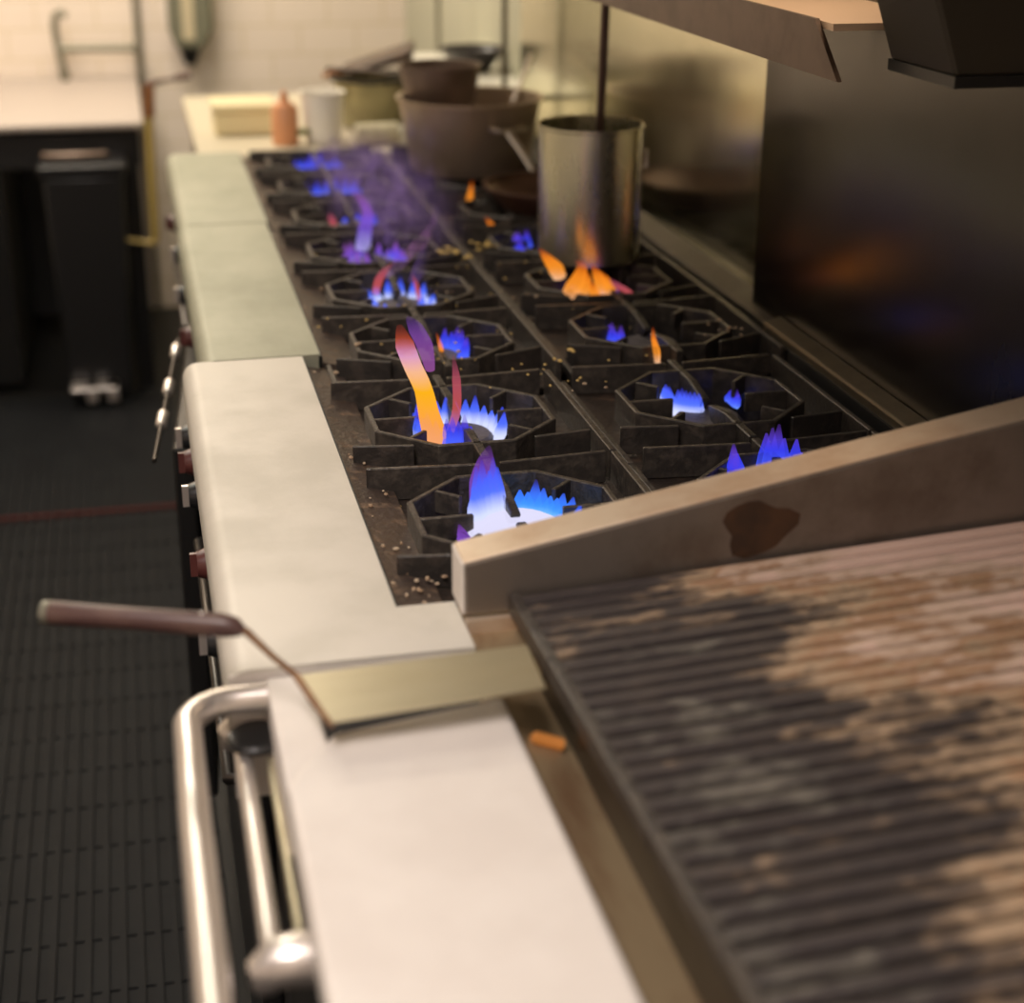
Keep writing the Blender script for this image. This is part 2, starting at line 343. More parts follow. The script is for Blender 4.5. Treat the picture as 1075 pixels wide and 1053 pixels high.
def build_range(i):
    y0, y1 = SPANS[i]; dx = DX[i]; yb = y0 - (.098 if i == 0 else 0)
    r = thing('gas_range', (dx + .27, (y0 + y1) / 2, 0), LAB[i], 'range', 'gas ranges in line')
    MB().box(-.125 + dx, .70, yb + .004, y1, .13, .80).build('body', 'casing', r, .004, seg=1)
    w = MB(); w.box(-.002 + dx, .0 + dx + .003, y0, y1, .80, .927); w.box(.69, .70, y0, y1, .80, .927)
    w.box(dx, .695, y1 - .004, y1, .80, .9); w.box(dx, .695, y0, y0 + .004, .80, .9); w.box(dx, .695, y0, y1, .80, .806)
    w.build('burner_well', 'bowl', r)
    b = MB().prism(shelf_poly(-.168 + dx, 0 + dx), 'y', yb, y1 - .001)
    if i == 0: b.box(0.0, .057, yb, -.0005, .90, .93)
    b.build('front_ledge', 'shelf_range' if i == 0 else 'shelf_far', r, smooth=True)
    b = MB().prism([(-.125 + dx, .87), (-.125 + dx, .80), (-.15 + dx, .80), (-.15 + dx, .87)], 'y', yb + .003, y1 - .002)
    b.build('control_panel', 'casing', r)
    if i == 0:
        MB().box(-.165, .055, yb - .0005, yb + .003, .80, .925).build('end_panel', 'shelf', r, smooth=False)
    for yy in (y0 + .06, y1 - .06):
        for xx in (-.09 + dx, .64):
            MB().tube([(xx, yy, 0), (xx, yy, .13)], [.022, .03], 12).build('leg', 'steel', r, smooth=True)
    # burners
    for yy, k in ROWS:
        if k != i: continue
        for xx in XC:
            h = MB().lathe([(0, .848), (.03, .848), (.036, .87), (.052, .880), (.054, .892), (.048, .899), (.0, .901)], (xx + dx, yy, 0), 24).build('burner', 'iron', r, smooth=True)
            MB().lathe([(.0, .9012), (.041, .9), (.043, .904), (.039, .908), (0, .909)], (xx + dx, yy, 0), 24).build('burner_cap', 'burner', h, smooth=True)
    # knobs on the control panel
    kb = [.60, .74, .80] if i == 0 else []
    if i == 0: kb = [.16, .36, .577, .70, .80]
    if i == 1: kb = [1.02, 1.30, 1.58]
    if i == 2: kb = [1.9, 2.2]
    for q, yy in enumerate(kb):
        x0 = -.15 + dx
        kk = MB().tube([(x0, yy, .832), (x0 - .012, yy, .832), (x0 - .026, yy, .832)], [.021, .02, .015], 16).build('knob', 'knob_red' if q % 2 else 'blackplastic', r, smooth=True)
        MB().box(x0 - .034, x0 - .02, yy - .003, yy + .003, .818, .846).build('grip', 'chrome' if q % 2 == 0 else 'knob_red', kk)
    # oven door
    if i == 1:
        p0, p1 = Vector((-.130, 1.62, 0)), Vector((-.190, .87, 0)); n = Vector((.03, 0, 0))
        d = MB().hexa([(p0.x, p0.y, .2), (p1.x, p1.y, .2), (p1.x + .03, p1.y, .2), (p0.x + .03, p0.y, .2)],
                      [(p0.x, p0.y, .79), (p1.x, p1.y, .79), (p1.x + .03, p1.y, .79), (p0.x + .03, p0.y, .79)]).build('oven_door', 'enamel', r, .004, seg=1)
        tag(d, 'black oven door standing slightly ajar')
        a, e = Vector((-.160, 1.40, .80)), Vector((-.216, .80, .80))
        h = MB().tube([a, e], .0035, 10).build('door_handle', 'darksteel', d, smooth=True)
        # bright collars along the rod imitate glints
        for t in (.07, .40, .66):
            q = a.lerp(e, t); u = (e - a).normalized() * .028
            MB2 = MB().tube([q, q + u * .15, q + u * 1.8, q + u * 2], [.005, .009, .009, .005], 12)
            o = MB2.build('door_handle_glint', 'chrome', d, smooth=True)
    else:
        d = MB().box(-.148 + dx, -.125 + dx, y0 + .03, y1 - .03, .2, .76).build('oven_door', 'enamel', r, .004, seg=1)
        MB().tube([(-.148 + dx, y0 + .10, .70), (-.165 + dx, y0 + .10, .70), (-.165 + dx, y1 - .10, .70), (-.148 + dx, y1 - .10, .70)], .007, 10).build('door_handle', 'darksteel', d, smooth=True)
    if i == 0:
        # low riser with a sloping lip behind the back burners
        MB().prism([(.694, .80), (.694, .940), (.7215, .947), (.7215, .80)], 'y', -.0, y1 + .002).build('back_riser', 'riser', r, .003, seg=2)
    else:
        MB().prism([(.705, .80), (.705, .93), (.747, .945), (.747, .80)], 'y', y0, y1).build('back_riser', 'darksteel', r, .003, seg=2)
    return r
for i in range(3): build_range(i)

# ------------------------------------------------------------------ burner grates
def make_grate(cx, cy, hy, zt=.935, R=.112):
    hx = .160; r = thing('burner_grate', (cx, cy, .885), 'x', 'grate')
    t = R * math.tan(PI / 8); zp = .894
    oc = [(R, -t), (R, t), (t, R), (-t, R), (-R, t), (-R, -t), (-t, -R), (t, -R)]
    ou = [(hx, -t), (hx, t), (t, hy), (-t, hy), (-hx, t), (-hx, -t), (-t, -hy), (t, -hy)]
    co = {1: (hx, hy), 3: (-hx, hy), 5: (-hx, -hy), 7: (hx, -hy)}
    # plate with an octagonal opening
    b = MB(); bm = b.bm
    def ring(z): return [bm.verts.new((cx + x, cy + y, z)) for x, y in oc], [bm.verts.new((cx + x, cy + y, z)) for x, y in ou], {k: bm.verts.new((cx + x, cy + y, z)) for k, (x, y) in co.items()}
    A, B, K = ring(zp); A2, B2, K2 = ring(zp - .005)
    for a, o, c, up in ((A, B, K, 1), (A2, B2, K2, 0)):
        for k in range(8):
            k2 = (k + 1) % 8
            f = [a[k], o[k]] + ([c[k]] if k in c else []) + [o[k2], a[k2]]
            bm.faces.new(f if up else f[::-1])
    for k in range(8): bm.faces.new((A[k], A[(k + 1) % 8], A2[(k + 1) % 8], A2[k]))
    b.build('plate', 'drip', r)
    # octagonal ring wall
    b = MB(); bm = b.bm; q = R - .004; q2 = R + .003
    rr = []
    for rad, z in ((q, .868), (q, zt), (q2, zt), (q2, .868)):
        rr.append([bm.verts.new((cx + x * rad / R, cy + y * rad / R, z)) for x, y in oc])
    for a in range(4):
        for k in range(8): bm.faces.new((rr[a][k], rr[a][(k + 1) % 8], rr[(a + 1) % 4][(k + 1) % 8], rr[(a + 1) % 4][k]))
    b.build('bowl_ring', 'iron_edge', r, .0012, seg=1)
    # side rails
    for sx in (-1, 1):
        x = cx + sx * (hx - .004)
        zr, hr = (zt - .003, .042) if sx > 0 else (zt - .022, .020)
        MB().bar((x, cy - hy + .001, zr), (x, cy + hy - .001, zr), .008, hr).build('side_rail', 'iron_edge', r, .001, seg=1)
    # tall fins along the ends of the cell
    for sy in (1,):
        for sx in (-1, 1):
            y = cy + sy * (hy - .006)
            MB().bar((cx + sx * (hx - .016), y, zt), (cx + sx * .012, y - sy * .012, zt), .0065, .040).build('end_fin', 'iron_edge', r, .001, seg=1)
    # spine that runs towards the burner from both ends
    for sy in (-1, 1):
        y0 = cy + sy * (hy - .002)
        y1 = cy + sy * .010
        b = MB(); w = .0055
        P = [(y0, zt), (y0, .886), (y1 + sy * .045, .886), (y1 + sy * .012, .910), (y1, zt - .012), (y1 + sy * .004, zt - .009), (y1 + sy * .06, zt)]
        b.prism(P, 'x', cx - w, cx + w); b.build('spine', 'iron', r, .0012, seg=1)
    # fingers from the ring towards the burner
    for k in range(8):
        a = k * PI / 4
        if k in (2, 6): continue
        L0, L1 = (R - .002, .05) if k % 2 == 0 else ((R - .002) / 1.0, .075)
        d = (math.cos(a), math.sin(a))
        MB().bar((cx + d[0] * L0, cy + d[1] * L0, zt - .001), (cx + d[0] * L1, cy + d[1] * L1, zt - .001), .006, .026).build('finger', 'iron_edge', r, .001, seg=1)
    # bars in the four corners of the plate
    for sx in (-1, 1):
        for sy in (-1,):
            MB().bar((cx + sx * (hx - .012), cy + sy * (hy - .075), zt - .002), (cx + sx * .075, cy + sy * (R - .012), zt - .002), .006, .036).build('corner_bar', 'iron', r, .001, seg=1)
    return r
ordn = ['nearest the steel divider', 'second from the divider', 'third from the divider', 'fourth from the divider',
        'fifth from the divider', 'sixth from the divider', 'seventh from the divider', 'farthest from the divider']
front_extra = ['around the big white-blue flame', 'under the tall orange flame', 'with a thin orange lick', 'with blue flames and a reddish lick',
               'with a violet-blue flame', 'with a small reddish flame', 'with a hazy blue flame', 'at the cream table end']
back_extra = ['half hidden by the divider', 'around the bright small blue flame', 'just in front of the stock pot', 'under the stock pot',
              'behind the stock pot', 'under the shallow frying pan', 'under the big aluminium pot', 'behind the big aluminium pot']
proto = {}
for row, (yy, k) in enumerate(ROWS):
    for col in (0, 1):
        cx = XC[col] + DX[k]; hy = .164 if k == 0 else .1445
        if (k == 0) not in proto:
            o = make_grate(cx, yy, hy); proto[k == 0] = o
        else:
            o = copy_tree(proto[k == 0]); o.location = (cx, yy, .885)
        o['label'] = 'cast iron grate, %s column, %s, %s' % (('front', 'back')[col], ordn[row], (front_extra, back_extra)[col][row])
        o['group'] = 'burner grates on the ranges'
# dirty strip between ledge and grates belongs to each range as a lift-out piece
for i in range(3):
    y0, y1 = SPANS[i]
    o = MB().prism([(.004 + DX[i], .916), (.004 + DX[i], .9), (.055 + DX[i], .894), (.055 + DX[i], .906)], 'y', y0 + .004, y1 - .006).build('crumb_strip', 'strip', bevel=.001, seg=1)
    tag(o, ['brown crumb-littered metal strip beside the pale near ledge', 'dark metal strip beside the middle greenish ledge', 'dark metal strip beside the farthest greenish ledge'][i], 'metal strip', 'strips along the grates')

# ------------------------------------------------------------------ flames
def petals(b, cx, cy, z, rad, n, h, lean, a0=0., a1=2 * PI, w=.008, jit=.7):
    for k in range(n):
        a = a0 + (a1 - a0) * (k + .5) / n; hh = h * (1 - jit / 2 + jit * random.random()); d = Vector((math.cos(a), math.sin(a), 0))
        p = Vector((cx, cy, z)) + d * rad
        b.tube([p, p + d * lean * .35 + Vector((0, 0, hh * .25)), p + d * lean * .75 + Vector((0, 0, hh * .6)), p + d * lean + Vector((0, 0, hh))],
               [w * .75, w, w * .7, w * .12], 7)
def flame(label, group='gas flames on the burners', loc=(0, 0, 0)):
    return thing('gas_flame', loc, label, 'flame', group)
def tongue(name, pts, rs, m, parent, sq=.6):
    # smooth the path
    P = [Vector(p) for p in pts]; out = []; ro = []
    n = len(P)
    for i in range(n - 1):
        for t in (0, .25, .5, .75):
            p0, p1, p2, p3 = P[max(i - 1, 0)], P[i], P[i + 1], P[min(i + 2, n - 1)]
            out.append(.5 * ((2 * p1) + (p2 - p0) * t + (2 * p0 - 5 * p1 + 4 * p2 - p3) * t * t + (3 * p1 - p0 - 3 * p2 + p3) * t ** 3)); ro.append(rs[i] + (rs[i + 1] - rs[i]) * t)
    out.append(P[-1]); ro.append(rs[-1])
    return MB().tube(out, ro, 10, sq).build(name, m, parent, smooth=True)
FB = 'f_blue'
def ringflame(cx, cy, m=FB, n=16, h=.028, rad=.050, lean=.012, label='', a0=0., a1=2 * PI, w=.008):
    f = flame(label, loc=(cx, cy, .899)); b = MB(); petals(b, cx, cy, .899, rad, n, h, lean, a0, a1, w); b.build('flame_ring', m, f, smooth=True); return f
x0 = XC[0]
f = flame('largest gas flame, white at the middle and blue around, beside the steel divider', loc=(x0, .2, .909))
MB().lathe([(0, .9095), (.050, .9095), (.054, .914), (.046, .9185), (.020, .9205), (0, .921)], (x0 - .004, .20, 0), 28).build('flame_core', 'f_core', f, smooth=True)
b = MB(); petals(b, x0, .2, .905, .056, 16, .032, .012, -.25 * PI, .44 * PI, .0095); b.build('flame_ring', 'f_cyan', f, smooth=True)
b = MB(); petals(b, x0, .2, .906, .046, 9, .055, .006, .56 * PI, .86 * PI, .0105); b.build('flame_ring', 'f_white', f, smooth=True)
tongue('flame_tip', [(.140, .245, .915), (.142, .262, .945), (.146, .268, .968), (.15, .27, .985)], [.018, .017, .010, .001], 'f_purple', f)
b = MB(); petals(b, x0, .2, .899, .056, 5, .026, .012, .86 * PI, 1.06 * PI, .008); b.build('flame_ring', 'f_purple', f, smooth=True)
f = ringflame(x0, .53, 'f_white', 18, .036, .050, .008, 'gas flame with tall orange tongue, second from the divider, front column', -.15 * PI, 1.15 * PI, .0085)
b = MB(); petals(b, x0, .53, .899, .048, 14, .040, .004, .9 * PI, 1.55 * PI, .009); b.build('flame_ring', 'f_blue', f, smooth=True)
tongue('flame_tongue', [(.136, .50, .900), (.130, .5, .918), (.123, .5, .945), (.116, .5, .980), (.104, .5, 1.009), (.094, .5, 1.038), (.088, .5, 1.062)], [.010, .022, .019, .016, .016, .0165, .005], 'f_tall', f, .7)
tongue('flame_tip', [(.136, .56, .985), (.130, .56, 1.015), (.118, .56, 1.040), (.108, .56, 1.055)], [.010, .017, .016, .004], 'f_soft', f)
tongue('flame_lick', [(.148, .49, .925), (.158, .50, .950), (.160, .51, .985), (.158, .52, 1.015)], [.006, .006, .006, .001], 'f_red', f)
x1 = x0 + S
f = ringflame(x1, .87, FB, 8, .032, .045, .008, 'small blue gas flame with a thin orange lick, behind the tall orange flame', -.2 * PI, .35 * PI)
tongue('flame_lick', [(.190, .80, .905), (.196, .80, .925), (.193, .80, .945), (.188, .80, .962)], [.004, .006, .005, .001], 'f_orange', f)
f = ringflame(x1, 1.16, 'f_white', 16, .030, .048, .008, 'blue gas flame with a reddish lick, front column, fourth burner from the divider')
tongue('flame_lick', [(.150, 1.13, .935), (.155, 1.13, .955), (.166, 1.13, .972), (.180, 1.13, .984)], [.010, .011, .008, .002], 'f_red', f)
tongue('flame_lick', [(.224, 1.15, .915), (.220, 1.15, .940), (.213, 1.15, .960)], [.006, .006, .001], 'f_red', f)
f.children[0].name = 'flame_ring'
tongue('flame_wisp', [(.176, 1.2, .945), (.205, 1.2, .967), (.232, 1.2, .993), (.255, 1.2, 1.022), (.262, 1.2, 1.05)], [.008, .014, .017, .013, .003], 'wisp', f)
tongue('flame_wisp', [(.225, 1.22, .925), (.245, 1.22, .965), (.262, 1.22, 1.0), (.25, 1.22, 1.03)], [.012, .020, .017, .003], 'haze', f)
f = ringflame(x1, 1.45, 'f_violet', 18, .032, .048, .006, 'violet-blue gas flame with wisps, front column, fifth burner from the divider')
b = MB(); petals(b, x1, 1.45, .899, .048, 6, .030, .01, -.25 * PI, .25 * PI, .008); b.build('flame_ring', FB, f, smooth=True)
tongue('flame_wisp', [(.178, 1.48, .925), (.188, 1.5, .960), (.192, 1.5, .990), (.178, 1.5, 1.015), (.164, 1.5, 1.028)], [.014, .013, .009, .007, .002], 'f_violet', f)
tongue('flame_wisp', [(.230, 1.5, .925), (.240, 1.5, .955), (.225, 1.5, .99), (.245, 1.5, 1.03)], [.02, .028, .026, .006], 'haze', f)
x2 = x1 + .004
f = ringflame(x2, 1.745, FB, 6, .024, .045, .006, 'small reddish gas flame, front column, sixth burner from the divider', .1 * PI, .6 * PI)
tongue('flame_lick', [(.155, 1.74, .900), (.156, 1.74, .918), (.152, 1.74, .938)], [.014, .014, .004], 'f_red', f)
tongue('flame_wisp', [(.23, 1.78, .925), (.25, 1.78, .965), (.285, 1.78, 1.0), (.27, 1.78, 1.035)], [.03, .045, .04, .01], 'haze', f)
f = ringflame(x2, 2.04, FB, 16, .034, .048, .008, 'hazy blue gas flame, front column, second burner from the cream table')
tongue('flame_wisp', [(.18, 2.0, .93), (.215, 2.0, .965), (.26, 2.0, .99), (.30, 2.0, 1.0)], [.03, .05, .045, .01], 'haze', f)
f = ringflame(x2, 2.33, FB, 16, .036, .046, .008, 'farthest blue gas flame in the front column, beside the cream table')
tongue('flame_wisp', [(.19, 2.3, .93), (.22, 2.3, .96), (.26, 2.3, .985)], [.03, .04, .01], 'haze', f)
xb = XC[1]
f = ringflame(xb - .01, .25, FB, 7, .050, .050, .008, 'blue gas flame in the back column, half hidden behind the steel divider', .72 * PI, 1.02 * PI, .012)
b = MB(); petals(b, xb - .01, .25, .899, .050, 7, .055, .004, .22 * PI, .52 * PI, .012); b.build('flame_ring', FB, f, smooth=True)
f = ringflame(xb + .004, .585, 'f_white', 14, .030, .040, .006, 'bright small blue gas flame in the back column, second from the divider', .85 * PI, 1.42 * PI, .009)
b = MB(); petals(b, xb + .004, .585, .899, .05, 3, .022, .006, -.08 * PI, .10 * PI, .008); b.build('flame_ring', FB, f, smooth=True)
tongue('flame_lick', [(.502, .75, .912), (.500, .75, .930), (.495, .75, .948), (.493, .75, .966)], [.006, .0085, .006, .001], 'f_orange', f)
f = ringflame(xb + S - .03, .87, FB, 8, .034, .030, .004, 'small blue gas flame, back column, just in front of the stock pot', .6 * PI, 1.3 * PI, .009)
xb1 = xb + S
f = ringflame(xb1, 1.16, FB, 12, .026, .05, .012, 'orange and blue flame spreading under the stock pot', 1.15 * PI, 1.6 * PI, .009)
for n, (p, rs) in enumerate([([(.446, 1.1, .955), (.440, 1.1, .968), (.426, 1.1, .985), (.412, 1.1, 1.003)], [.018, .021, .013, .002]),
              ([(.456, 1.08, .928), (.464, 1.08, .940), (.474, 1.08, .958), (.478, 1.08, .975), (.468, 1.08, .985)], [.018, .021, .017, .012, .002]),
              ([(.520, 1.08, .928), (.512, 1.08, .941), (.504, 1.08, .960), (.494, 1.08, .978)], [.017, .019, .013, .001])]):
    tongue('flame_lick', p, rs, 'f_orange', f)
for p in ([(.474, 1.09, .922), (.486, 1.09, .936), (.490, 1.09, .952), (.484, 1.09, .968)], [(.536, 1.09, .920), (.528, 1.09, .934), (.520, 1.09, .950), (.508, 1.09, .964)], [(.50, 1.07, .920), (.498, 1.07, .930), (.494, 1.07, .942), (.490, 1.07, .952)]):
    tongue('flame_lick', p, [.012, .015, .010, .002], 'f_orange', f)
tongue('flame_lick', [(.572, 1.08, .918), (.556, 1.08, .930), (.535, 1.08, .942), (.525, 1.08, .952)], [.003, .007, .009, .003], 'f_red', f)
f = ringflame(xb1 - .02, 1.45, FB, 10, .036, .048, .006, 'blue gas flame at the left edge of the stock pot', .6 * PI, 1.2 * PI, .010)
f = flame('small orange flame on the back column grate in front of the frying pan', loc=(.446, 1.6, .905))
tongue('flame_lick', [(.456, 1.6, .905), (.450, 1.6, .920), (.441, 1.6, .933), (.430, 1.6, .948)], [.007, .010, .008, .001], 'f_orange', f)
f = flame('small orange flame under the edge of the shallow frying pan', loc=(.454, 1.9, .9))
tongue('flame_lick', [(.454, 1.86, .905), (.454, 1.86, .926), (.456, 1.86, .945), (.459, 1.86, .968)], [.009, .011, .007, .001], 'f_orange', f)

# drifting violet haze of half burnt gas over the far front burners
def haze_mat():
    m = bpy.data.materials.new('violet_haze'); m.use_nodes = True; nt = m.node_tree; nt.nodes.clear(); L = nt.links.new
    o = _n(nt, 'ShaderNodeOutputMaterial'); pv = _n(nt, 'ShaderNodeVolumePrincipled'); L(pv.outputs[0], o.inputs['Volume'])
    g = _n(nt, 'ShaderNodeTexCoord'); mp = _n(nt, 'ShaderNodeMapping'); mp.inputs['Scale'].default_value = (1.1, .8, .55); mp.inputs['Rotation'].default_value = (.3, -.5, 0)
    L(g.outputs['Object'], mp.inputs[0])
    nz = _n(nt, 'ShaderNodeTexNoise'); nz.inputs['Scale'].default_value = 26; nz.inputs['Detail'].default_value = 3; nz.inputs['Distortion'].default_value = 1.2
    L(mp.outputs[0], nz.inputs['Vector'])
    mr = _n(nt, 'ShaderNodeMapRange', interpolation_type='SMOOTHSTEP'); mr.inputs['From Min'].default_value = .42; mr.inputs['From Max'].default_value = .72; L(nz.outputs['Fac'], mr.inputs[0])
    # fade towards the edge of the cloud
    gm = _n(nt, 'ShaderNodeMapping'); gm.inputs['Location'].default_value = (-1, -1, -1); gm.inputs['Scale'].default_value = (2, 2, 2); L(g.outputs['Generated'], gm.inputs[0])
    ln = _n(nt, 'ShaderNodeVectorMath', operation='LENGTH'); L(gm.outputs[0], ln.inputs[0])
    fd = _n(nt, 'ShaderNodeMapRange', interpolation_type='SMOOTHSTEP'); fd.inputs['From Min'].default_value = 1.; fd.inputs['From Max'].default_value = .25; L(ln.outputs['Value'], fd.inputs[0])
    mu = _n(nt, 'ShaderNodeMath', operation='MULTIPLY'); L(mr.outputs[0], mu.inputs[0]); L(fd.outputs[0], mu.inputs[1])
    m1 = _n(nt, 'ShaderNodeMath', operation='MULTIPLY'); m1.inputs[1].default_value = 5; L(mu.outputs[0], m1.inputs[0]); L(m1.outputs[0], pv.inputs['Density'])
    pv.inputs['Color'].default_value = (.55, .45, .6, 1)
    m2 = _n(nt, 'ShaderNodeMath', operation='MULTIPLY'); m2.inputs[1].default_value = 1.6; L(mu.outputs[0], m2.inputs[0]); L(m2.outputs[0], pv.inputs['Emission Strength'])
    pv.inputs['Emission Color'].default_value = (.36, .16, .62, 1)
    return m
M['vhaze'] = haze_mat()
b = MB(); b.sphere((.255, 1.78, .98), 1, (.15, .62, .085), 24, 16)
tag(b.build('gas_haze', 'vhaze', smooth=True), 'thin violet haze drifting over the far burners of the front column', 'haze', kind='stuff')

# crumbs and burnt bits on the grates
def crumbs(name, spots, m, label, r0=.0012, r1=.0034):
    b = MB()
    for x, y, z, n, s in spots:
        for _ in range(n):
            b.sphere((x + random.gauss(0, s), y + random.gauss(0, s), z + random.random() * .002), random.uniform(r0, r1), (random.uniform(.7, 1.5), random.uniform(.7, 1.6), .7), 6, 4)
    tag(b.build(name, m, smooth=True), label, 'crumbs', kind='stuff')
crumbs('crumbs', [(.325, 1.38, .936, 16, .018), (.385, 1.42, .936, 10, .02), (.345, .71, .936, 2, .012), (.36, .75, .936, 2, .01)], 'crumb', 'golden crumbs scattered on the grates left of the stock pot', .0025, .005)
crumbs('crumbs', [(.30, 1.0, .936, 16, .16), (.33, .62, .936, 14, .05), (.34, 1.25, .936, 14, .06), (.12, .40, .9, 10, .05), (.20, .75, .936, 10, .06)], 'crumb', 'tiny golden specks spread over the grates between the front and back burners', .0011, .0022)
crumbs('crumbs', [(.62, .83, .936, 7, .02), (.65, .80, .936, 5, .015), (.215, .787, .936, 1, .002), (.081, .849, .936, 2, .004), (.26, 1.10, .936, 3, .01), (.37, 1.06, .936, 5, .03), (.35, .6, .936, 3, .03)], 'crumb_pale', 'pale crumbs scattered on the dark grates')
crumbs('crumbs', [(.025, .172, .913, 3, .006), (.025, .46, .913, 6, .008), (.03, .44, .913, 3, .006), (.03, .09, .913, 9, .014), (.025, .05, .913, 6, .012), (.02, .30, .913, 8, .05), (.03, .12, .910, 14, .03), (.03, .02, .910, 10, .012), (.04, 1.2, .913, 5, .08), (.03, .8, .913, 5, .03)], 'crumb_pale', 'pale brown crumbs along the strip beside the ledge', .0012, .0032)

# ------------------------------------------------------------------ charbroiler in the foreground
r = thing('charbroiler', (.28, -.7, 0), 'steel charbroiler in the foreground with pale front ledge and towel rail', 'grill')
MB().box(-.118, .70, -1.45, -.105, .13, .862).build('body', 'casing', r, .004, seg=1)
# landing ledge with a chamfered far corner
LP = [(-.133, -1.45), (.064, -1.45), (.062, -.192), (-.088, -.222), (-.124, -.275), (-.133, -.30)]
MB().prism(LP, 'z', .885, .93).build('front_ledge', 'shelf', r, .006, seg=4)
MB().prism([(-.133, -.30), (-.126, -.30), (-.093, -.235), (-.093, -.1045), (-.133, -.1045)], 'z', .865, .924).build('ledge_step', 'shelf', r, .006, seg=3)
MB().box(-.093, .058, -.26, -.1045, .862, .880).build('joint_gap', 'enamel', r)
MB().box(-.126, -.118, -1.45, -.11, .30, .885).build('front_panel', 'darksteel', r)
MB().hexa([(.064, -1.4, .862), (.130, -1.4, .862), (.130, -.105, .862), (.064, -.105, .862)],
          [(.064, -1.4, .905), (.130, -1.4, .876), (.130, -.105, .876), (.064, -.105, .905)]).build('trough', 'gap', r)
MB().box(.130, .70, -1.4, -.1, .862, .874).build('firebox', 'bowl', r)
MB().prism([(.118, .862), (.118, .928), (.124, .928), (.124, .862)], 'y', -1.4, -.06).build('inner_wall', 'darksteel', r)
MB().prism([(.69, .862), (.69, .985), (.70, .985), (.70, .862)], 'y', -1.4, -.06).build('inner_wall', 'darksteel', r)
g = MB().prism([(.057, .936), (.057, .989), (.72, 1.108), (.72, .936)], 'y', -.046, .004).build('splash_guard', 'guard_front', r, .003, seg=2)
tag(g, 'brownish steel divider rising towards the wall')
MB().prism([(.0575, .9885), (.0575, .9905), (.7195, 1.1095), (.7195, 1.1075)], 'y', -.045, .003).build('lit_guard_top', 'guard', g, .0008, seg=1)
MB().box(.0555, .0585, -.045, .003, .937, .989).build('lit_guard_end', 'shelf', g, .0008, seg=1)  # pale sheet paints in the lit end face
# dark rust blotch with an uneven outline
pl = []
for k in range(20):
    a = 2 * PI * k / 20; q = 1 + .16 * math.sin(3 * a + 1) + .08 * math.sin(5 * a)
    pl.append((.345 + .036 * q * math.cos(a), 1.000 + .028 * q * math.sin(a)))
tag(MB().prism(pl, 'y', -.0466, -.0459).build('rust_stain', 'stain', g), 'dark rusty blotch')
MB().box(.058, .12, -.055, -.046, .92, .934).build('guard_lip', 'guard', g)
MB().box(.058, .70, -.1045, .004, .862, .921).build('rear_wall', 'gap', r)
MB().tube([(.083, -.215, .8995), (.083, -.219, .9015), (.107, -.219, .8915), (.107, -.215, .8895)], [.003, .0055, .0055, .003], 14).build('pilot_light', 'pilot', r, smooth=True)
MB().tube([(.067, -1.39, .905), (.068, -.30, .905)], .0035, 8).build('trough_edge', 'rustedge', r, smooth=True)
# towel rail
pts = [(-.118, -.113, .910), (-.150, -.113, .910)]
for k in range(7):
    a = k * PI / 14; pts.append((-.160 - .045 * math.sin(a), -.158 + .045 * math.cos(a), .910))
pts += [(-.2045, -.30, .908), (-.203, -.47, .906), (-.201, -.80, .905), (-.200, -1.3, .905)]
for k in range(7):
    a = k * PI / 14; pts.append((-.155 - .045 * math.cos(a), -1.3 - .045 * math.sin(a), .905))
pts += [(-.118, -1.345, .905)]
rl = MB().tube(pts, .0125, 18).build('towel_rail', 'chrome', r, smooth=True)
# shorter handle close to the front
h = MB().tube([(-.158, -.09, .862), (-.158, -.41, .862)], .0085, 14).build('door_handle', 'chrome', r, smooth=True)
for yy in (-.085, -.425):
    pts = []
    k = MB().tube([(-.118, yy, .862), (-.140, yy, .866), (-.154, yy, .865), (-.163, yy, .858), (-.166, yy, .846)], [.020, .020, .0195, .017, .010], 16).build('handle_bracket', 'chrome', h, smooth=True)
k = MB().lathe([(0, 0), (.025, 0), (.027, .004), (.024, .008), (0, .009)], (-.145, -.124, .872), 20).build('handle_socket', 'enamel', h, smooth=True)
MB().tube([(-.136, -.15, .866), (-.136, -.40, .866)], .0045, 10).build('reflection_rod', 'spat', h, smooth=True)  # thin rod imitates a dim reflection beside the handle

# cooking grates: sections of six bars each
sec = .1345
def grill_section():
    y1 = -.0500; y0 = y1 - sec + .0012
    s = thing('grill_grate', (.40, (y0 + y1) / 2, .94), 'x', 'grill grate', 'cast iron grill grates on the charbroiler')
    zx = lambda x: .955 + (x - .105) * .058
    n = 6; p = (y1 - y0) / n
    for k in range(n):
        y = y1 - p * (k + .5)
        b = MB(); w = .0078
        prof = [(-w, -.004), (-w * .85, 0), (0, .0012), (w * .85, 0), (w, -.004), (w * .45, -.022), (-w * .45, -.022)]
        b.hexa([(.108, y + u, zx(.108) + v) for u, v in prof], [(.700, y + u, zx(.700) + v) for u, v in prof])
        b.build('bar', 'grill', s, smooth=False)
    sk = .0035
    MB().hexa([(.099, y1, zx(.1) - .018), (.099 + sk, y0, zx(.1) - .018), (.109 + sk, y0, zx(.1) - .018), (.109, y1, zx(.1) - .018)],
              [(.099, y1, zx(.1) + .001), (.099 + sk, y0, zx(.1) + .001), (.109 + sk, y0, zx(.11) + .002), (.109, y1, zx(.11) + .002)]).build('end_rail', 'iron_edge', s, .0015, seg=2)
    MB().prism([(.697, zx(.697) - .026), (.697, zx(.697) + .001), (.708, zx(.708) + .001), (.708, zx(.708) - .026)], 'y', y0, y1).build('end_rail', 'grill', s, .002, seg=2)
    return s
s0 = grill_section(); gy0 = s0.location.y
